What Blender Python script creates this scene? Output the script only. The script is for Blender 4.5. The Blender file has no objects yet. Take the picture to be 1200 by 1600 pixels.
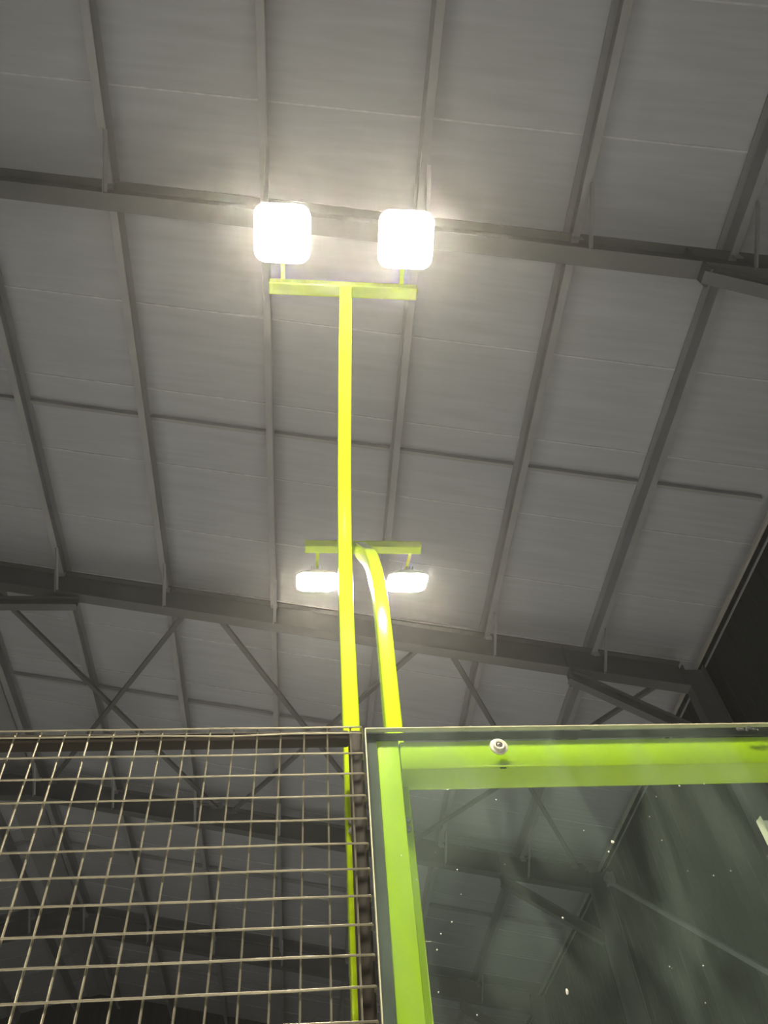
import bpy, bmesh, math, random
from mathutils import Vector, Matrix
random.seed(7)
scene = bpy.context.scene
col = scene.collection

# ------------------------------------------------------------------ camera
F_PX = 1192.04
CAM = Vector((0.5517, -1.3896, 1.9833))
RX = Vector((0.995002, -0.0721438, -0.0690382))
RD = Vector((0.0150401, 0.791774, -0.610629))
RF = Vector((0.0987157, 0.606539, 0.788902))
cd = bpy.data.cameras.new('camera')
cam = bpy.data.objects.new('camera', cd)
col.objects.link(cam)
cd.sensor_fit = 'HORIZONTAL'
cd.sensor_width = 36.0
cd.lens = F_PX / 1200.0 * 36.0
cd.clip_start = 0.05
cd.clip_end = 200
mw = Matrix.Identity(4)
for i in range(3):
    mw[i][0] = RX[i]; mw[i][1] = -RD[i]; mw[i][2] = -RF[i]; mw[i][3] = CAM[i]
cam.matrix_world = mw
scene.camera = cam

# ------------------------------------------------------------------ world, exposure
w = bpy.data.worlds.new('hall_dark')
scene.world = w
w.use_nodes = True
w.node_tree.nodes['Background'].inputs[0].default_value = (0.5, 0.52, 0.5, 1)
w.node_tree.nodes['Background'].inputs[1].default_value = 0.02
scene.view_settings.view_transform = 'Standard'
scene.view_settings.look = 'None'
scene.view_settings.gamma = 1.0
scene.view_settings.use_curve_mapping = False
scene.view_settings.exposure = 0.25
scene.cycles.use_denoising = True
scene.cycles.use_light_tree = False
scene.cycles.use_adaptive_sampling = True
scene.cycles.adaptive_threshold = 0.015
scene.cycles.max_bounces = 5
scene.cycles.diffuse_bounces = 3
scene.cycles.transparent_max_bounces = 8
scene.cycles.glossy_bounces = 2
scene.cycles.caustics_reflective = False
scene.cycles.caustics_refractive = False
scene.cycles.sample_clamp_indirect = 6.0
LAMP_STRENGTH = 700.0
LAMP_COLOR = (1.0, 0.90, 0.71, 1)
GLOW_HAZE = 0.006                                   # scattering air added to imitate the lens glow around the lamps
va = w.node_tree.nodes.new('ShaderNodeVolumeScatter')
va.inputs['Density'].default_value = GLOW_HAZE
va.inputs['Anisotropy'].default_value = 0.8
w.node_tree.links.new(va.outputs[0], w.node_tree.nodes['World Output'].inputs['Volume'])

# ------------------------------------------------------------------ materials
def new_mat(name):
    m = bpy.data.materials.new(name)
    m.use_nodes = True
    nt = m.node_tree
    return m, nt, nt.nodes, nt.links, nt.nodes['Principled BSDF']

def mat(name, c, rough=0.5, metal=0.0, var=0.08, scale=6.0, bump=0.0, bscale=60.0, stretch=(1, 1, 1), coat=0.0, spec=0.5):
    m, nt, N, L, b = new_mat(name)
    tc = N.new('ShaderNodeTexCoord')
    mp = N.new('ShaderNodeMapping'); mp.inputs['Scale'].default_value = stretch
    L.new(tc.outputs['Object'], mp.inputs['Vector'])
    nz = N.new('ShaderNodeTexNoise'); nz.inputs['Scale'].default_value = scale; nz.inputs['Detail'].default_value = 5
    L.new(mp.outputs[0], nz.inputs['Vector'])
    rp = N.new('ShaderNodeValToRGB')
    rp.color_ramp.elements[0].position = 0.3; rp.color_ramp.elements[1].position = 0.7
    rp.color_ramp.elements[0].color = tuple(v * (1 - var) for v in c) + (1,)
    rp.color_ramp.elements[1].color = tuple(min(1, v * (1 + var)) for v in c) + (1,)
    L.new(nz.outputs[0], rp.inputs[0]); L.new(rp.outputs[0], b.inputs['Base Color'])
    b.inputs['Roughness'].default_value = rough
    b.inputs['Metallic'].default_value = metal
    b.inputs['Specular IOR Level'].default_value = spec
    b.inputs['Coat Weight'].default_value = coat
    b.inputs['Coat Roughness'].default_value = 0.08
    if bump:
        n2 = N.new('ShaderNodeTexNoise'); n2.inputs['Scale'].default_value = bscale; n2.inputs['Detail'].default_value = 3
        L.new(mp.outputs[0], n2.inputs['Vector'])
        bp = N.new('ShaderNodeBump'); bp.inputs['Strength'].default_value = bump; bp.inputs['Distance'].default_value = 0.01
        L.new(n2.outputs[0], bp.inputs['Height']); L.new(bp.outputs[0], b.inputs['Normal'])
    return m

M = {}
M['lime'] = mat('lime_paint', (0.45, 0.63, 0.008), 0.17, var=0.05, scale=9, bump=0.02, bscale=140, coat=0.0, spec=0.3)
M['black'] = mat('black_powder_coat', (0.020, 0.0165, 0.012), 0.7, var=0.15, scale=20, bump=0.05, bscale=300, spec=0.15)
M['wire'] = mat('coated_wire', (0.42, 0.39, 0.30), 0.34, metal=0.8, var=0.15, scale=30)
M['steel'] = mat('galvanised_bolt', (0.42, 0.42, 0.40), 0.35, metal=0.9, var=0.1, scale=60)
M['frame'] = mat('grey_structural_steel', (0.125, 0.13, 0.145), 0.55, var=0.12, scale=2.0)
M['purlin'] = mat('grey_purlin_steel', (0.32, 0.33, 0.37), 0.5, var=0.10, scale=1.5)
M['flange'] = M['frame']
M['roof'] = mat('grey_roof_sheet', (0.42, 0.445, 0.52), 0.6, var=0.07, scale=0.9, bump=0.06, bscale=1.2, stretch=(1, 14, 1))
M['joint'] = mat('pale_joint_tape', (0.56, 0.58, 0.64), 0.5, var=0.15, scale=8)
M['wall'] = mat('charcoal_wall_sheet', (0.016, 0.022, 0.023), 0.7, var=0.2, scale=1.0)
M['eave'] = mat('pale_eave_trim', (0.42, 0.42, 0.42), 0.45, var=0.1, scale=3)
M['concrete'] = mat('dark_concrete', (0.16, 0.16, 0.16), 0.8, var=0.15, scale=2, bump=0.1, bscale=40)
M['floor'] = mat('sanded_turf', (0.74, 0.76, 0.77), 0.9, var=0.15, scale=3, bump=0.3, bscale=400)
M['gasket'] = mat('dark_rubber', (0.055, 0.06, 0.058), 0.7, var=0.25, scale=30)
M['edge'] = mat('ground_glass_edge', (0.62, 0.60, 0.42), 0.35, var=0.15, scale=25)
M['plastic'] = mat('milky_plastic', (0.62, 0.62, 0.52), 0.3, var=0.06, scale=40)
M['speck'] = mat('white_flecks', (0.75, 0.74, 0.68), 0.8, var=0.1, scale=90)
M['housing'] = mat('grey_lamp_housing', (0.45, 0.45, 0.43), 0.45, metal=0.2, var=0.1, scale=20)
M['pale'] = mat('pale_aluminium', (0.50, 0.49, 0.40), 0.4, metal=0.2, var=0.12, scale=15)
M['scuff'] = mat('dark_scuff', (0.03, 0.05, 0.02), 0.6, var=0.2, scale=50)

def lamp_mat():
    m = bpy.data.materials.new('lit_lens'); m.use_nodes = True
    N = m.node_tree.nodes; L = m.node_tree.links
    for n in list(N): N.remove(n)
    o = N.new('ShaderNodeOutputMaterial'); e = N.new('ShaderNodeEmission')
    e.inputs[0].default_value = LAMP_COLOR; e.inputs[1].default_value = LAMP_STRENGTH
    L.new(e.outputs[0], o.inputs[0])
    m.cycles.emission_sampling = 'FRONT'
    return m
M['lens'] = lamp_mat()

def glass_mat():
    m = bpy.data.materials.new('dusty_safety_glass'); m.use_nodes = True
    N = m.node_tree.nodes; L = m.node_tree.links
    for n in list(N): N.remove(n)
    o = N.new('ShaderNodeOutputMaterial')
    tr = N.new('ShaderNodeBsdfTransparent'); tr.inputs[0].default_value = (0.90, 0.95, 0.92, 1)
    gl = N.new('ShaderNodeBsdfGlossy'); gl.inputs['Roughness'].default_value = 0.02
    fr = N.new('ShaderNodeFresnel'); fr.inputs[0].default_value = 1.5
    mx = N.new('ShaderNodeMixShader')
    sc_ = N.new('ShaderNodeMath'); sc_.operation = 'MULTIPLY'; sc_.inputs[1].default_value = 0.8
    ge = N.new('ShaderNodeNewGeometry')
    fs_ = N.new('ShaderNodeMath'); fs_.operation = 'SUBTRACT'; fs_.inputs[0].default_value = 1.0
    L.new(ge.outputs['Backfacing'], fs_.inputs[1])
    m0 = N.new('ShaderNodeMath'); m0.operation = 'MULTIPLY'
    L.new(fr.outputs[0], m0.inputs[0]); L.new(fs_.outputs[0], m0.inputs[1])
    L.new(m0.outputs[0], sc_.inputs[0]); L.new(sc_.outputs[0], mx.inputs[0])
    L.new(tr.outputs[0], mx.inputs[1]); L.new(gl.outputs[0], mx.inputs[2])
    # wiped dust: streaky smears of fine dirt lying on the pane
    tc = N.new('ShaderNodeTexCoord')
    mp = N.new('ShaderNodeMapping'); mp.inputs['Scale'].default_value = (3.0, 1, 1.1); mp.inputs['Rotation'].default_value = (0, 0.5, 0)
    L.new(tc.outputs['Object'], mp.inputs[0])
    n1 = N.new('ShaderNodeTexNoise'); n1.inputs['Scale'].default_value = 2.2; n1.inputs['Detail'].default_value = 6; n1.inputs['Distortion'].default_value = 1.2
    L.new(mp.outputs[0], n1.inputs['Vector'])
    r1 = N.new('ShaderNodeMapRange'); r1.inputs[1].default_value = 0.38; r1.inputs[2].default_value = 0.80
    r1.inputs[3].default_value = 0.014; r1.inputs[4].default_value = 0.095
    L.new(n1.outputs[0], r1.inputs[0])
    df = N.new('ShaderNodeBsdfDiffuse'); df.inputs[0].default_value = (0.54, 0.66, 0.60, 1)
    m2 = N.new('ShaderNodeMixShader')
    L.new(r1.outputs[0], m2.inputs[0]); L.new(mx.outputs[0], m2.inputs[1]); L.new(df.outputs[0], m2.inputs[2])
    L.new(m2.outputs[0], o.inputs[0])
    return m
M['glass'] = glass_mat()

# ------------------------------------------------------------------ mesh helpers
class MB:
    def __init__(s): s.v = []; s.f = []; s.mi = []
    def add(s, vs, fs, mi=0):
        k = len(s.v); s.v += [tuple(x) for x in vs]
        for f in fs: s.f.append(tuple(i + k for i in f)); s.mi.append(mi)
        return s
    def box(s, x0, x1, y0, y1, z0, z1, mi=0):
        vs = [(x0,y0,z0),(x1,y0,z0),(x1,y1,z0),(x0,y1,z0),(x0,y0,z1),(x1,y0,z1),(x1,y1,z1),(x0,y1,z1)]
        return s.add(vs, [(0,3,2,1),(4,5,6,7),(0,1,5,4),(1,2,6,5),(2,3,7,6),(3,0,4,7)], mi)
    def prism(s, prof, a, b, axis='y', mi=0):
        # closed profile of 2-D points extruded along an axis
        n = len(prof)
        def P(p, t): return {'x': (t, p[0], p[1]), 'y': (p[0], t, p[1]), 'z': (p[0], p[1], t)}[axis]
        vs = [P(p, a) for p in prof] + [P(p, b) for p in prof]
        fs = [tuple(range(n))[::-1], tuple(range(n, 2*n))] + [(i, (i+1) % n, n+(i+1) % n, n+i) for i in range(n)]
        return s.add(vs, fs, mi)
    def bar(s, p, q, w, h, up=(0, 0, 1), mi=0):
        p = Vector(p); q = Vector(q); d = (q - p).normalized()
        u = Vector(up); u = (u - d * u.dot(d)).normalized(); r = d.cross(u)
        c = [r*(sx*w/2) + u*(sz*h/2) for sx, sz in ((-1,-1),(1,-1),(1,1),(-1,1))]
        vs = [p + x for x in c] + [q + x for x in c]
        return s.add(vs, [(0,3,2,1),(4,5,6,7),(0,1,5,4),(1,2,6,5),(2,3,7,6),(3,0,4,7)], mi)
    def angle(s, p, q, w, t, up=(0, 0, 1), mi=0):
        # L-section bar: two thin legs
        p = Vector(p); q = Vector(q); d = (q - p).normalized()
        u = Vector(up); u = (u - d * u.dot(d)).normalized(); r = d.cross(u)
        pr = [(0,0),(w,0),(w,t),(t,t),(t,w),(0,w)]
        n = 6
        vs = [p + r*a + u*b for a, b in pr] + [q + r*a + u*b for a, b in pr]
        return s.add(vs, [tuple(range(n))[::-1], tuple(range(n, 2*n))] + [(i,(i+1)%n,n+(i+1)%n,n+i) for i in range(n)], mi)
    def sweep(s, prof, path, side, mi=0, caps=True):
        # prof: closed list (a along side, b along normal) swept along path whose plane is perpendicular to `side`
        side = Vector(side); n = len(prof); k0 = len(s.v); m = len(path)
        for i, p in enumerate(path):
            p = Vector(p)
            a = Vector(path[max(i-1, 0)]); b = Vector(path[min(i+1, m-1)])
            t = (b - a).normalized(); nn = side.cross(t).normalized()
            for (x, y) in prof: s.v.append(tuple(p + side*x + nn*y))
        for i in range(m-1):
            for j in range(n):
                s.f.append((k0+i*n+j, k0+i*n+(j+1) % n, k0+(i+1)*n+(j+1) % n, k0+(i+1)*n+j)); s.mi.append(mi)
        if caps:
            s.f.append(tuple(k0+j for j in range(n))[::-1]); s.mi.append(mi)
            s.f.append(tuple(k0+(m-1)*n+j for j in range(n))); s.mi.append(mi)
        return s
    def tube(s, path, r, sides=6, mi=0):
        k0 = len(s.v); m = len(path); P = [Vector(p) for p in path]
        t0 = (P[1]-P[0]).normalized(); ref = Vector((0,0,1)) if abs(t0.z) < 0.9 else Vector((0,1,0))
        for i in range(m):
            t = (P[min(i+1,m-1)] - P[max(i-1,0)]).normalized()
            u = (ref - t*ref.dot(t))
            if u.length < 1e-4: u = Vector((1,0,0)) - t*t.x
            u.normalize(); v = t.cross(u); ref = u
            for j in range(sides):
                a = 2*math.pi*j/sides
                s.v.append(tuple(P[i] + u*(r*math.cos(a)) + v*(r*math.sin(a))))
        for i in range(m-1):
            for j in range(sides):
                s.f.append((k0+i*sides+j, k0+i*sides+(j+1)%sides, k0+(i+1)*sides+(j+1)%sides, k0+(i+1)*sides+j)); s.mi.append(mi)
        s.f.append(tuple(k0+j for j in range(sides))[::-1]); s.mi.append(mi)
        s.f.append(tuple(k0+(m-1)*sides+j for j in range(sides))); s.mi.append(mi)
        return s
    def lathe(s, prof, c, axis='y', n=24, mi=0):
        # prof: (radius, offset along axis); closed with caps
        k0 = len(s.v); c = Vector(c)
        for (r, h) in prof:
            for j in range(n):
                a = 2*math.pi*j/n; x, y = r*math.cos(a), r*math.sin(a)
                o = {'y': (x, h, y), 'z': (x, y, h), 'x': (h, x, y)}[axis]
                s.v.append(tuple(c + Vector(o)))
        for i in range(len(prof)-1):
            for j in range(n):
                s.f.append((k0+i*n+j, k0+i*n+(j+1)%n, k0+(i+1)*n+(j+1)%n, k0+(i+1)*n+j)); s.mi.append(mi)
        s.f.append(tuple(k0+j for j in range(n))[::-1]); s.mi.append(mi)
        s.f.append(tuple(k0+(len(prof)-1)*n+j for j in range(n))); s.mi.append(mi)
        return s
    def mesh(s, name, mats, bevel=0.0, smooth=False):
        me = bpy.data.meshes.new(name)
        me.from_pydata(s.v, [], s.f)
        bm = bmesh.new(); bm.from_mesh(me)
        for f, i in zip(bm.faces, s.mi): f.material_index = i
        bmesh.ops.recalc_face_normals(bm, faces=bm.faces)
        if bevel > 0:
            es = [e for e in bm.edges if len(e.link_faces) == 2 and e.calc_face_angle(0) > 0.6]
            bmesh.ops.bevel(bm, geom=es, offset=bevel, segments=2, affect='EDGES', profile=0.5)
        bm.to_mesh(me); bm.free()
        for m in (mats if isinstance(mats, (list, tuple)) else [mats]): me.materials.append(m)
        if smooth:
            for p in me.polygons: p.use_smooth = True
            me.set_sharp_from_angle(angle=math.radians(35))
        return me

def link(name, me, parent=None, loc=(0, 0, 0), rot=(0, 0, 0)):
    o = bpy.data.objects.new(name, me); col.objects.link(o)
    o.location = loc; o.rotation_euler = rot
    if parent is not None: o.parent = parent
    return o
def tag(o, label, cat, group=None):
    o['label'] = label; o['category'] = cat
    if group: o['group'] = group
    return o
def struct(o): o['kind'] = 'structure'; return o
def empty(name, loc=(0, 0, 0)):
    o = bpy.data.objects.new(name, None); col.objects.link(o); o.location = loc
    o.empty_display_size = 0.1
    return o

# ------------------------------------------------------------------ the hall
RIDGE, EAVE, SL = -5.70, 6.62, 0.205
Y0, Y1 = -12.05, 25.72                       # end walls
WR = 6.72                                    # right wall inner face
WL = 2*RIDGE - WR
def zr(x):                                   # underside of the roof sheets
    return CAM.z + 9.0 - SL*((x if x > RIDGE else 2*RIDGE - x) - CAM.x)

struct(link('floor', MB().box(WL-.2, WR+.2, Y0-.2, Y1+.2, -.12, 0.0).mesh('floor', M['concrete'])))
for yc in (-10.0, 0.2, 10.4):  # farthest court is unseen, added to bounce light onto the far ceiling
    struct(link('floor_court', MB().box(-11.0, 6.0, yc, yc+9.95, 0.0, 0.010).mesh('floor_court', M['floor'])))

# roof: an outer deck, and under it the sheets, side by side from ridge to eave
th = 0.05
deck = MB()
deck.add([(RIDGE, Y0, zr(RIDGE)+th), (WR+.3, Y0, zr(WR+.3)+th), (WR+.3, Y1, zr(WR+.3)+th), (RIDGE, Y1, zr(RIDGE)+th),
          (RIDGE, Y0, zr(RIDGE)+.2), (WR+.3, Y0, zr(WR+.3)+.2), (WR+.3, Y1, zr(WR+.3)+.2), (RIDGE, Y1, zr(RIDGE)+.2)],
         [(0,3,2,1),(4,5,6,7),(0,1,5,4),(1,2,6,5),(2,3,7,6),(3,0,4,7)])
xl = 2*RIDGE - WR - .3
deck.add([(xl, Y0, zr(xl)+th), (RIDGE, Y0, zr(RIDGE)+th), (RIDGE, Y1, zr(RIDGE)+th), (xl, Y1, zr(xl)+th),
          (xl, Y0, zr(xl)+.2), (RIDGE, Y0, zr(RIDGE)+.2), (RIDGE, Y1, zr(RIDGE)+.2), (xl, Y1, zr(xl)+.2)],
         [(0,3,2,1),(4,5,6,7),(0,1,5,4),(1,2,6,5),(2,3,7,6),(3,0,4,7)])
ceiling = struct(link('ceiling', deck.mesh('ceiling', M['roof'])))

PW = 1.22
def slope_slab(xa, xb, y0, y1, za, zb, ribs=0):
    m = MB()
    vs = []
    for y in (y0, y1):
        for x in (xa, xb): vs += [(x, y, zr(x)-zr(0)+za), (x, y, zr(x)-zr(0)+zb)]
    # order: y0xa lo,hi ; y0xb lo,hi ; y1xa lo,hi ; y1xb lo,hi
    m.add(vs, [(0,2,3,1),(4,5,7,6),(0,4,6,2),(1,3,7,5),(0,1,5,4),(2,6,7,3)])
    return m
pr_ = slope_slab(RIDGE+.01, WR+.05, 0.006, PW-.006, 0, th-.004).mesh('roof_sheet', M['roof'], bevel=0.004)
pl_ = slope_slab(2*RIDGE-WR-.05, RIDGE-.01, 0.006, PW-.006, 0, th-.004).mesh('roof_sheet', M['roof'], bevel=0.004)
jr_ = slope_slab(RIDGE+.01, WR+.05, -.009, .009, -.010, -.001).mesh('joint_strip', M['joint'])
jl_ = slope_slab(2*RIDGE-WR-.05, RIDGE-.01, -.009, .009, -.010, -.001).mesh('joint_strip', M['joint'])
for k in range(-10, 21):
    y = 0.15 + PW*k
    for a, b in ((pr_, jr_), (pl_, jl_)):
        link('roof_sheet', a, ceiling, (0, y, zr(0)))
        if k > -10: link('joint_strip', b, ceiling, (0, y, zr(0)))

# purlins: C-sections along the hall
PX = [-5.05, -3.40, -1.70, 0.02, 1.70, 3.35, 4.98, 6.57]
PH, PF, PT = 0.34, 0.085, 0.012
for k, x in enumerate(PX[:-1]):
    for sgn in (1, -1):
        # web on the side of the ridge, flanges pointing down the slope
        prof = [(0,0),(PF,0),(PF,.03),(PF-PT,.03),(PF-PT,PT),(PT,PT),(PT,PH-PT),(PF,PH-PT),(PF,PH),(0,PH)]
        # open side toward the middle of the court
        if sgn > 0 and x > 0.5: prof = [(PF-a, b) for a, b in prof]
        if sgn < 0: prof = [(-a, b) for a, b in prof]
        me = MB().prism(prof, Y0+.02, Y1-.02).mesh('purlin', M['purlin'])
        xx = x if sgn > 0 else 2*RIDGE - x
        link('purlin', me, ceiling, (xx - PF/2*sgn, 0, zr(xx) - PH - .012))
# ridge capping
link('ridge_cap', MB().prism([(-.35, -.35*SL-.02), (0, -.02), (.35, -.35*SL-.02), (.35, -.35*SL-.045), (0, -.05), (-.35, -.35*SL-.045)], Y0+.02, Y1-.02).mesh('ridge_cap', M['purlin']), ceiling, (RIDGE, 0, zr(RIDGE)))
# bridging bars between purlins at mid bay
RAF = [-11.15, -5.0, 1.15, 7.30, 13.45, 19.60]
for yb in RAF:
    ym = yb + 3.08
    if ym < -4: continue
    for a, b in zip(PX[:-1], PX[1:]):
        p = (a+.06, ym, zr(a+.06)-.055); q = (b-.06, ym, zr(b-.06)-.055)
        link('bridging_bar', MB().bar(p, q, .05, .07).mesh('bridging_bar', M['purlin']), ceiling)
    link('bridging_bar', MB().bar((RIDGE-1.2, ym, zr(RIDGE-1.2)-.055), (RIDGE-.2, ym, zr(RIDGE-.2)-.055), .05, .07).mesh('bridging_bar', M['purlin']), ceiling)

# walls with vertical ribs
def ribbed(n, length, height, depth=0.02, pitch=0.30):
    # profile along u with trapezoid ribs, proud by depth
    pts = [(0, 0)]; u = 0
    while u + pitch <= length:
        pts += [(u+pitch*.55, 0), (u+pitch*.65, depth), (u+pitch*.85, depth), (u+pitch*.95, 0)]; u += pitch
    pts += [(length, 0), (length, -.12), (0, -.12)]
    return pts
hr = zr(WR) + .02
me = MB().prism([(WR - b, a + Y0) for a, b in ribbed(0, Y1-Y0, 0)], 0, hr, axis='z').mesh('wall_right', M['wall'])
struct(link('wall_right', me))
me = MB().prism([(WL + b, a + Y0) for a, b in ribbed(0, Y1-Y0, 0)], 0, hr, axis='z').mesh('wall_left', M['wall'])
struct(link('wall_left', me))
for nm, y, sg in (('wall_far', Y1, 1), ('wall_near', Y0, -1)):
    m = MB(); Wd = WR - WL; pts = ribbed(0, Wd, 0)
    top = [(WL, zr(WL+.01)+.04), (RIDGE, zr(RIDGE)+.04), (WR, zr(WR)+.04)]
    # follow the gable with the ribbed profile
    prof = pts[:-2]; vs = []; fs = []
    for a, b in prof:
        x = min(max(WL + a, WL+.001), WR-.001); vs += [(x, y - sg*b, 0), (x, y - sg*b, zr(x)+.04)]
    n = len(prof)
    for a in (0.0, Wd/2, Wd):
        x = WL + a; vs += [(x, y+sg*.12, 0), (x, y+sg*.12, zr(x)+.04)]
    for i in range(n-1): fs.append((2*i, 2*i+2, 2*i+3, 2*i+1))
    k = 2*n; fs += [(k, k+1, k+3, k+2), (k+2, k+3, k+5, k+4)]
    m.add(vs, fs); struct(link(nm, m.mesh(nm, M['wall'])))
# eave strut, two pale rails along the head of the right wall
struct(link('trim_1', MB().box(-.022, .022, Y0+.03, Y1-.03, -.03, .03).mesh('trim_1', M['eave'], bevel=.006), None, (6.57, 0, zr(6.57)-.24)))
struct(link('trim_2', MB().box(-.010, .010, Y0+.03, Y1-.03, -.015, .015).mesh('trim_2', M['purlin'], bevel=.004), None, (6.64, 0, zr(6.57)-.33)))

# portal frames
FD, FW, FT, WT = 0.47, 0.19, 0.020, 0.016      # depth, flange width, flange and web thickness
TOPG = 0.30                               # frames hang below the purlins
def portal(y, label):
    e = empty('portal_frame', (0, y, 0)); tag(e, label, 'roof frame', 'steel portal frames across the hall')
    def slope_bar(name, xa, xb, da, db, hw):
        vs = []
        for yy in (-hw, hw):
            for x in (xa, xb): vs += [(x, yy, zr(x)-TOPG-db), (x, yy, zr(x)-TOPG-da)]
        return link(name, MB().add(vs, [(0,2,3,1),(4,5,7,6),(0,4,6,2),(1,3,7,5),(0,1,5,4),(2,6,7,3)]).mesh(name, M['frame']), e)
    cx = WR - .10                               # outer flange of the column
    for sg in (1, -1):
        f = (lambda x: x) if sg > 0 else (lambda x: 2*RIDGE - x)
        xa, xb = sorted((f(RIDGE+.001*sg), f(cx-.36)))
        slope_bar('web', xa, xb, FT, FD-FT, WT/2)
        slope_bar('top_flange', xa, xb, 0, FT, FW/2)
        slope_bar('bottom_flange', xa, xb, FD-FT, FD, FW/2)
        # haunch: cut of the same beam running down to the column
        hx0, hx1 = 4.50, cx-.36
        z0 = zr(hx0)-TOPG-FD; z1 = zr(hx1)-TOPG-FD-.82
        p = Vector((f(hx0), 0, z0-.10)); q = Vector((f(hx1), 0, z1-.10)); up = Vector((0, 0, 1))
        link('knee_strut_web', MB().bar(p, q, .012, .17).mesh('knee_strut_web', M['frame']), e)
        d = (q - p).normalized(); n_ = (up - d*up.dot(d)).normalized()
        for sg2 in (-1, 1):
            link('knee_strut_flange', MB().bar(p + n_*(.09*sg2), q + n_*(.09*sg2), .13, .014).mesh('knee_strut_flange', M['frame']), e)
        link('end_plate', MB().box(f(hx0)-.012, f(hx0)+.012, -FW/2, FW/2, z0-.21, z0-.001).mesh('end_plate', M['frame']), e)
        # column
        ct = zr(cx) - TOPG
        c = MB()
        a0, a1 = sorted((f(cx-.36), f(cx)))
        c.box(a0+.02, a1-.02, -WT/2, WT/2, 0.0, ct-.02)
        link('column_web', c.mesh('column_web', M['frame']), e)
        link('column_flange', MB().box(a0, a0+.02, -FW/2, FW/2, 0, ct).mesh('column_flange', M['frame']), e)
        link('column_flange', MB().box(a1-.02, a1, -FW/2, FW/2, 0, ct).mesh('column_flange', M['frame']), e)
        link('stiffener', MB().box(f(hx0)-.006, f(hx0)+.006, -FW/2+.01, FW/2-.01, z0+.02, zr(hx0)-TOPG-FT).mesh('stiffener', M['frame']), e)
        # fly braces from the purlins down to the bottom flange, on the camera's side of the frame
        for k, x in enumerate(PX[:-1]):
            xx = f(x) + .02*sg
            p = (xx, -.62, zr(xx)-PH-.02); q = (xx, -FW/2+.03, zr(xx)-TOPG-FD+.01)
            link('fly_brace', MB().angle(p, q, .045, .008, (1, 0, 0)).mesh('fly_brace', M['purlin']), e)
            link('cleat', MB().box(xx-.05, xx+.05, -FW/2+.02, -FW/2+.03, zr(xx)-TOPG-.12, zr(xx)-TOPG-.03).mesh('cleat', M['purlin']), e)
    link('apex_plate', MB().prism([(RIDGE-.5, zr(RIDGE-.5)-TOPG-FD-.03), (RIDGE, zr(RIDGE)-TOPG-FD-.12), (RIDGE+.5, zr(RIDGE+.5)-TOPG-FD-.03), (RIDGE+.5, zr(RIDGE+.5)-TOPG-FD), (RIDGE, zr(RIDGE)-TOPG-FD), (RIDGE-.5, zr(RIDGE-.5)-TOPG-FD)], -FW/2, FW/2).mesh('apex_plate', M['frame']), e)
    return e
portal(-5.0, 'grey steel roof frame behind the camera, beyond the twin floodlights')
portal(1.15, 'grey steel rafter crossing overhead just above the large upper floodlights')
pf1 = portal(7.30, 'dark steel rafter crossing right behind the small lower floodlights, with haunch at right')
portal(13.45, 'farthest dark steel rafter, seen through the wire mesh and the glass')
portal(19.60, 'last dark steel rafter near the far end wall, low behind the wire mesh')
# collar tie on the middle frame
zt = zr(-3.0) - TOPG - FD - .10
ct_ = MB(); ct_.box(2*RIDGE+3.0, -3.0, -.006, .006, zt-.086, zt+.066); ct_.box(2*RIDGE+3.0, -3.0, -.07, .07, zt-.10, zt-.086); ct_.box(2*RIDGE+3.0, -3.0, -.07, .07, zt+.066, zt+.08)
link('collar_tie', ct_.mesh('collar_tie', M['frame']), pf1)

# cross braces between the middle and far frames
def brace(name, lines, dz, label):
    mid = lines[0][0]
    e = empty(name, (0, 0, 0)); tag(e, label, 'roof brace', 'diagonal bracing between the rafters')
    for i, ((xa, ya), (xb, yb)) in enumerate(lines):
        d = dz + .06*i
        p = Vector((xa, ya, zr(xa)-d)); q = Vector((xb, yb, zr(xb)-d))
        link('brace_bar', MB().bar(p, q, .075, .06).mesh('brace_bar', M['frame']), e)
        for r in (p, q):
            link('gusset_plate', MB().box(r.x-.12, r.x+.12, r.y-.1, r.y+.1, r.z+.032, r.z+.044).mesh('gusset_plate', M['frame']), e)
    return e
brace('cross_brace', [((-4.57, 7.9), (-1.25, 13.3)), ((-1.40, 7.6), (-4.75, 13.3))], .40, 'crossed dark roof braces above the left part of the wire mesh')
brace('cross_brace', [((-0.90, 7.6), (2.35, 13.3)), ((2.33, 7.6), (-0.95, 13.3))], .40, 'crossed thin roof braces behind the two lime light poles')
brace('cross_brace', [((2.80, 7.6), (6.05, 13.3)), ((6.0, 7.6), (2.72, 13.3))], .40, 'crossed roof braces above the glass, nearest the dark right wall')
e = empty('wall_brace', (0, 0, 0)); tag(e, 'thin pale diagonal brace on the dark right wall, seen through the glass', 'wall brace')
link('brace_bar', MB().bar((WR-.22, 13.2, 9.15), (WR-.22, 8.0, 5.1), .07, .05, (1, 0, 0)).mesh('brace_bar', M['purlin']), e)
for yy, zz in ((13.2, 9.15), (8.0, 5.1)):
    link('gusset_plate', MB().box(WR-.19, WR-.05, yy-.1, yy+.1, zz-.1, zz+.1).mesh('gusset_plate', M['purlin']), e)

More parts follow.
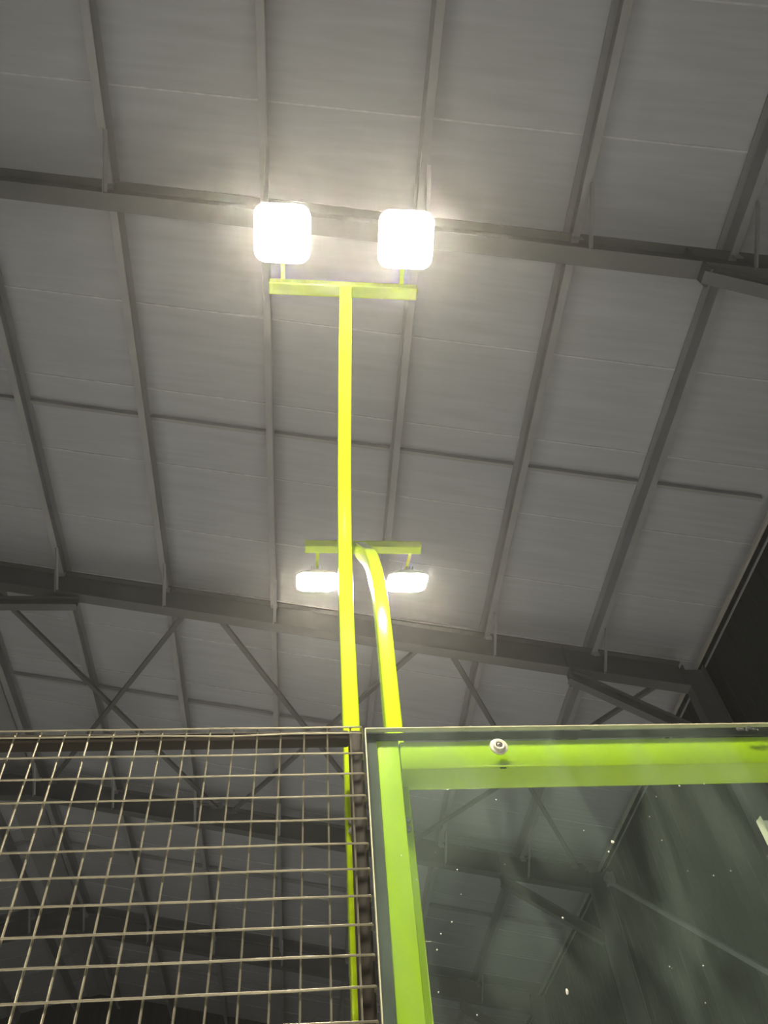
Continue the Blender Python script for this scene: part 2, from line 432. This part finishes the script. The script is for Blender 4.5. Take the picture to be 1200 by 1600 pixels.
# ------------------------------------------------------------------ light masts
TOPZ = 3.0                                    # top wire of the mesh is at this height
def rrect(wx, wy, r=0.006, n=3):
    pts = []
    for cx_, cy_, a0 in ((wx/2-r, wy/2-r, 0), (-wx/2+r, wy/2-r, 90), (-wx/2+r, -wy/2+r, 180), (wx/2-r, -wy/2+r, 270)):
        for i in range(n+1):
            a = math.radians(a0 + 90*i/n); pts.append((cx_+r*math.cos(a), cy_+r*math.sin(a)))
    return pts
BARZ = TOPZ + 1.36
def mast_path(sgn, y0, reach, ang):
    z0, r = TOPZ + .35, .98
    P = [(0, y0, 0.012), (0, y0, 1.0), (0, y0, 2.0), (0, y0, z0)]
    n = 16
    for i in range(1, n+1):
        a = math.radians(ang)*i/n
        P.append((0, y0 + sgn*r*(1-math.cos(a)), z0 + r*math.sin(a)))
    yl, zl = P[-1][1], P[-1][2]
    k = (BARZ - .012 - zl)
    ye = y0 + sgn*reach
    P.append((0, ye, BARZ - .012))
    return P
def make_flood(parent, x, y, z, sgn, ybar):
    # local: lens faces down (-z); tilt about x so that it looks outward by 15 degrees
    S = .162
    h = MB(); c = rrect(S+.010, S+.010, .036, 5); c2 = rrect(S*.40, S*.40, .016, 5)
    vs = [(a, b, 0) for a, b in c] + [(a, b, .006) for a, b in c] + [(a, b, .046) for a, b in c2]
    n = len(c)
    fs = [tuple(range(n))[::-1], tuple(range(2*n, 3*n))]
    for k in (0, 1):
        fs += [(k*n+i, k*n+(i+1) % n, (k+1)*n+(i+1) % n, (k+1)*n+i) for i in range(n)]
    h.add(vs, fs)
    fl = link('floodlight', h.mesh('floodlight', M['housing']), parent, (x, y, z), (sgn*math.radians(20), 0, 0))
    lens = MB(); lp = rrect(S, S, .034, 3); n = len(lp)
    lens.add([(a, b, -.003) for a, b in lp] + [(a, b, -.0005) for a, b in lp], [tuple(range(n))[::-1], tuple(range(n, 2*n))] + [(i, (i+1) % n, n+(i+1) % n, n+i) for i in range(n)])
    link('lens', lens.mesh('lens', M['lens']), fl)
    for k in range(5):
        xx = -.024 + .012*k
        link('cooling_fin', MB().box(xx-.002, xx+.002, -.03, .03, .046, .062).mesh('cooling_fin', M['housing']), fl)
    yb = (ybar - y)
    b = MB(); b.bar((0, 0, .065), (0, yb*.86, .066), .014, .005)
    link('bracket', b.mesh('bracket', M['lime']), fl)
    return fl
def make_mast(x, sgn, y0, ybar, ang, xbar, ylamp, lamp_x, label):
    e = empty('light_mast', (x, 0, 0)); tag(e, label, 'light pole', 'lime floodlight masts')
    path = mast_path(sgn, y0, abs(ybar - y0), ang)
    link('pole', MB().sweep(rrect(.039, .060, .005), path, (1, 0, 0)).mesh('pole', M['lime'], smooth=True), e)
    link('crossbar', MB().box(-.237, .237, -.02, .02, -.02, .02).mesh('crossbar', M['lime'], bevel=.004), e, (xbar-x, ybar, BARZ), (0, 0, 0))
    link('base_plate', MB().box(-.1, .1, y0-.1, y0+.1, 0, .012).mesh('base_plate', M['lime'], bevel=.002), e)
    for lx in lamp_x:
        make_flood(e, lx - x, ylamp, BARZ + .0, sgn, ybar)
    return e
mastA = make_mast(.659, -1, .112, -.461, 43, .653, -.628, (.460, .840), 'lime light pole in front, curving toward the camera with two large glaring floodlights')
mastB = make_mast(.759, 1, .112, .620, 38, .777, .816, (.592, .975), 'lime light pole bending away behind, with two smaller floodlights below its crossbar')
# bolts that clamp the poles to the wall posts
def bolt_mesh():
    m = MB(); m.lathe([(.0075, 0), (.0075, -.002), (.0055, -.0021), (.0055, -.007), (.0045, -.008)], (0, 0, 0), 'y', 12)
    return m.mesh('bolt', M['steel'], smooth=True)
bolt = bolt_mesh()
for ms, bx in ((mastA, -.009), (mastB, .008)):
    for zz in (2.842, 2.822):
        link('bolt', bolt, ms, (bx, .0815, zz))

# unseen masts added so floor bounce brightens the ceiling, beside and across the courts
def copy_tree(o, parent=None):
    c = o.copy(); col.objects.link(c)
    if parent is not None: c.parent = parent
    for ch in list(o.children): copy_tree(ch, c)
    return c
OTHER = []
for i, (src, dx, y, turn, lab) in enumerate([
        (mastA, -6.0, 0, 0, 'added lime fill-light pole along the mesh wall, outside the left edge of the picture'),
        (mastB, -6.0, 0, 0, 'added lime fill-light pole of the neighbouring court, outside the left edge of the picture'),
        (mastA, 5.0, 0, 0, 'added lime fill-light pole along the glass wall, outside the right edge of the picture'),
        (mastB, 5.0, 0, 0, 'added lime fill-light pole of the neighbouring court, outside the right edge of the picture'),
        (mastB, -6.0, -9.9, 0, 'added lime fill-light pole across the court behind the camera, left'),
        (mastB, 0.0, -9.9, 0, 'added lime fill-light pole across the court straight behind the camera'),
        (mastA, -6.0, 10.2, 0, 'added lime fill-light pole on the far side of the neighbouring court, left'),
        (mastA, 1.5, 10.2, 0, 'added lime fill-light pole on the far side of the neighbouring court, right'),
        (mastB, -6.0, 10.2, 0, 'added lime fill-light pole of the third court, left, out of sight behind the mesh'),
        (mastB, 1.5, 10.2, 0, 'added lime fill-light pole of the third court, right, out of sight behind the glass'),
        ]):
    c = copy_tree(src); c.location.x += dx; c.location.y += y
    if y < -5:
        c.rotation_euler = (0, 0, 0)
    c['label'] = lab

# ------------------------------------------------------------------ steel frame of the glass wall
GX0, GX1 = .682, 2.682
GTOP = TOPZ + .014
fr = empty('wall_frame', (.73, .045, 0)); tag(fr, 'lime green steel frame of post and top beam behind the glass', 'steel frame')
def fpart(name, x0, x1, y0, y1, z0, z1, m, bev=.004):
    return link(name, MB().box(x0-.73, x1-.73, y0-.045, y1-.045, z0, z1).mesh(name, m, bevel=bev, smooth=True), fr)
fpart('post', .7065, .7555, .0165, .078, 0.012, TOPZ+.008, M['lime'], .005)
fpart('post', 2.61, 2.658, .0165, .078, 0.012, TOPZ+.008, M['lime'], .005)
fpart('top_beam', .7560, 2.6095, .0165, .098, TOPZ-.080, TOPZ-.009, M['lime'], .006)
fpart('foot_plate', .66, .80, .0165, .08, 0, .012, M['lime'], .002)
fpart('foot_plate', 2.56, 2.70, .0165, .08, 0, .012, M['lime'], .002)
fpart('scuff', .968, .982, .0158, .0166, TOPZ-.0822, TOPZ-.079, M['scuff'], 0)

# ------------------------------------------------------------------ glass pane
gp = empty('glass_panel', (GX0, 0, 0)); tag(gp, 'large dusty glass wall panel with a pale ground edge, right of the wire mesh', 'glass panel')
m = MB(); a, b_, t0_, t1_ = 0, GX1-GX0, 0, .012
z0_, z1_ = .02, GTOP
vs = [(a,t0_,z0_),(b_,t0_,z0_),(b_,t1_,z0_),(a,t1_,z0_),(a,t0_,z1_),(b_,t0_,z1_),(b_,t1_,z1_),(a,t1_,z1_)]
m.add(vs, [(0,1,5,4),(2,3,7,6)], 0); m.add(vs, [(0,3,2,1),(1,2,6,5)], 1)
pane = link('pane', m.mesh('pane', [M['glass'], M['edge']]), gp)
link('ground_edge', MB().box(0, b_, -.0008, .0128, GTOP-.0022, GTOP+.0008).mesh('ground_edge', M['edge'], bevel=.0008), gp)
link('ground_edge', MB().box(-.0008, .0016, -.0008, .0128, .02, GTOP-.0022).mesh('ground_edge', M['edge']), gp)
link('gasket', MB().box(.003, .0243, .0126, .016, .03, TOPZ+.009).mesh('gasket', M['gasket']), gp)
link('gasket', MB().box(.0243, b_-.01, .0126, .016, TOPZ-.0088, TOPZ+.009).mesh('gasket', M['gasket']), gp)
for bx in (.970, 1.87):
    wsh = link('washer', MB().lathe([(.0195, -.0010), (.0200, -.0030), (.0185, -.0052), (.0140, -.0060), (.0128, -.0100), (.0110, -.0112), (.0075, -.0106), (.0070, -.0070)], (0, 0, 0), 'y', 32).mesh('washer', M['plastic'], smooth=True), gp, (bx-GX0, 0, TOPZ-.0405))
    link('screw', MB().lathe([(.0062, -.0066), (.0062, -.0080), (.0050, -.0098), (.0028, -.0102), (.0022, -.0088)], (0, 0, 0), 'y', 16).mesh('screw', M['steel'], smooth=True), wsh)
# flecks of dried paint and dust stuck to the pane
sp = MB()
SPK = [(1.340,2.858),(1.396,2.861),(1.280,2.834),(1.250,2.790),(1.156,2.739),(1.142,2.719),(1.257,2.739),(1.371,2.674),(1.333,2.666),(0.941,2.835),(1.105,2.764),(0.840,2.693),(0.840,2.647),(1.019,2.599),(0.794,2.580),(0.771,2.568),(0.784,2.554),(0.816,2.599),(0.995,2.480),(1.186,2.511),(1.247,2.510),(0.778,2.488),(1.227,2.453),(0.837,2.452),(0.761,2.677),(0.737,2.724)]
rnd = random.Random(3)
for k in range(46): SPK.append((rnd.uniform(.78, 2.5), rnd.uniform(2.1, 2.85)))
for i, (x, z) in enumerate(SPK):
    big = {4: 2.2, 5: 1.3, 18: 1.6, 15: 1.4, 0: 1.3, 13: 1.2}.get(i, .8 if i < 26 else rnd.uniform(.3, .6))
    w_ = .0018*big*(2.6 if i == 15 else 1); h_ = .0018*big*(.35 if i == 15 else (2.0 if i == 18 else 1)); a = rnd.uniform(0, 3) if i not in (15, 18) else 0
    ring = []
    for j in range(6):
        t = 2*math.pi*j/6; rr = rnd.uniform(.7, 1.1)
        u, v = w_*rr*math.cos(t), h_*rr*math.sin(t)
        ring.append((u*math.cos(a)-v*math.sin(a), u*math.sin(a)+v*math.cos(a)))
    vs = [(x-GX0+u, -.0002, z+v) for u, v in ring] + [(x-GX0, -.0014*min(big, 1), z)]
    sp.add(vs, [(j, (j+1) % 6, 6) for j in range(6)] + [tuple(range(6))[::-1]])
so = link('flecks', sp.mesh('flecks', M['speck']), gp); so['kind'] = 'stuff'
# dried glue at the head of the pane
gl = MB(); rnd = random.Random(11)
for k in range(9):
    x = 1.535 + .006*k + rnd.uniform(-.002, .002); z = TOPZ - .004 + rnd.uniform(-.003, .004); r = rnd.uniform(.003, .0055)
    gl.lathe([(r*.95, -.0002), (r, -.0010), (r*.6, -.0022)], (x-GX0, 0, z), 'y', 9)
link('glue_smear', gl.mesh('glue_smear', M['gasket'], smooth=True), gp)

# pale channel behind the glass at the right edge of the picture
ch = empty('metal_channel', (1.53, .03, 0)); tag(ch, 'pale metal channel behind the glass at the right edge of the picture', 'metal channel')
link('side_flange', MB().box(-.035, -.032, -.0135, .008, 0.05, 2.795).mesh('side_flange', M['pale'], bevel=.0008), ch)
link('side_flange', MB().box(.032, .035, -.0135, .008, 0.05, 2.795).mesh('side_flange', M['pale'], bevel=.0008), ch)
link('back', MB().box(-.032, .032, .005, .008, 0.05, 2.795).mesh('back', M['housing']), ch)
link('foot', MB().box(-.045, .045, -.0135, .03, 0, .05).mesh('foot', M['pale'], bevel=.001), ch)

# ------------------------------------------------------------------ wire mesh panel
mp_ = empty('mesh_panel', (-.325, .02, 0)); tag(mp_, 'black framed panel of square wire mesh filling the lower left', 'mesh fence')
ox, oy = .325, -.02
XL, XR = -1.325, .677
def mpart(name, x0, x1, y0, y1, z0, z1, bev=.003):
    return link(name, MB().box(x0+ox, x1+ox, y0+oy, y1+oy, z0, z1).mesh(name, M['black'], bevel=bev, smooth=True), mp_)
mpart('top_rail', XL+.0302, XR-.0302, .0045, .037, TOPZ-.010, TOPZ+.0135, .004)
mpart('side_post', XR-.030, XR, .022, .052, .0, TOPZ+.027, .006)
mpart('side_post', XL, XL+.030, .022, .052, .0, TOPZ+.027, .006)
mpart('bottom_rail', XL+.0302, XR-.0302, .0045, .037, .05, .08, .004)
mpart('middle_rail', XL+.0302, XR-.0302, .0045, .037, 1.45, 1.48, .004)
WRAD = .0021
hz = TOPZ
vw = []
rnd = random.Random(5)
for i in range(-26, 14):
    x = .05*i
    j = lambda s=.0012: rnd.uniform(-s, s)
    # upright wire: stands behind the level wires and hooks over the top rail
    P = [(x+j(), .0022, .03), (x+j(), .0022, 1.0), (x+j(.0018), .0022, 2.0), (x+j(), .0022, 2.5), (x, .0022, 2.985), (x, .0018, TOPZ+.008), (x, .0018, TOPZ+.0155)]
    P = [(a+ox, b+oy, c) for a, b, c in P]
    link('upright_wire', MB().tube(P, WRAD, 6).mesh('upright_wire', M['wire'], smooth=True), mp_)
for k in range(-1, 59):
    z = TOPZ - .05*k if k >= 0 else TOPZ + .0160
    P = []
    n = 14
    for i in range(n+1):
        t = i/n; x = XL+.006 + (XR-.012-XL)*t
        P.append((x, -.0019 + rnd.uniform(-.0004, .0004), z + rnd.uniform(-.0009, .0009) + (-.004 if (k == 0 and i == 12) else 0)))
    x, y, z_ = P[-1]; P += [(x+.003, y+.001, z_+.0004), (x+.0045, y+.006, z_+.0010), (x+.0045, y+.0235, z_+.0010)]
    P = [(a+ox, b+oy, c) for a, b, c in P]
    link('level_wire', MB().tube(P, WRAD+.0001, 6).mesh('level_wire', M['wire'], smooth=True), mp_)
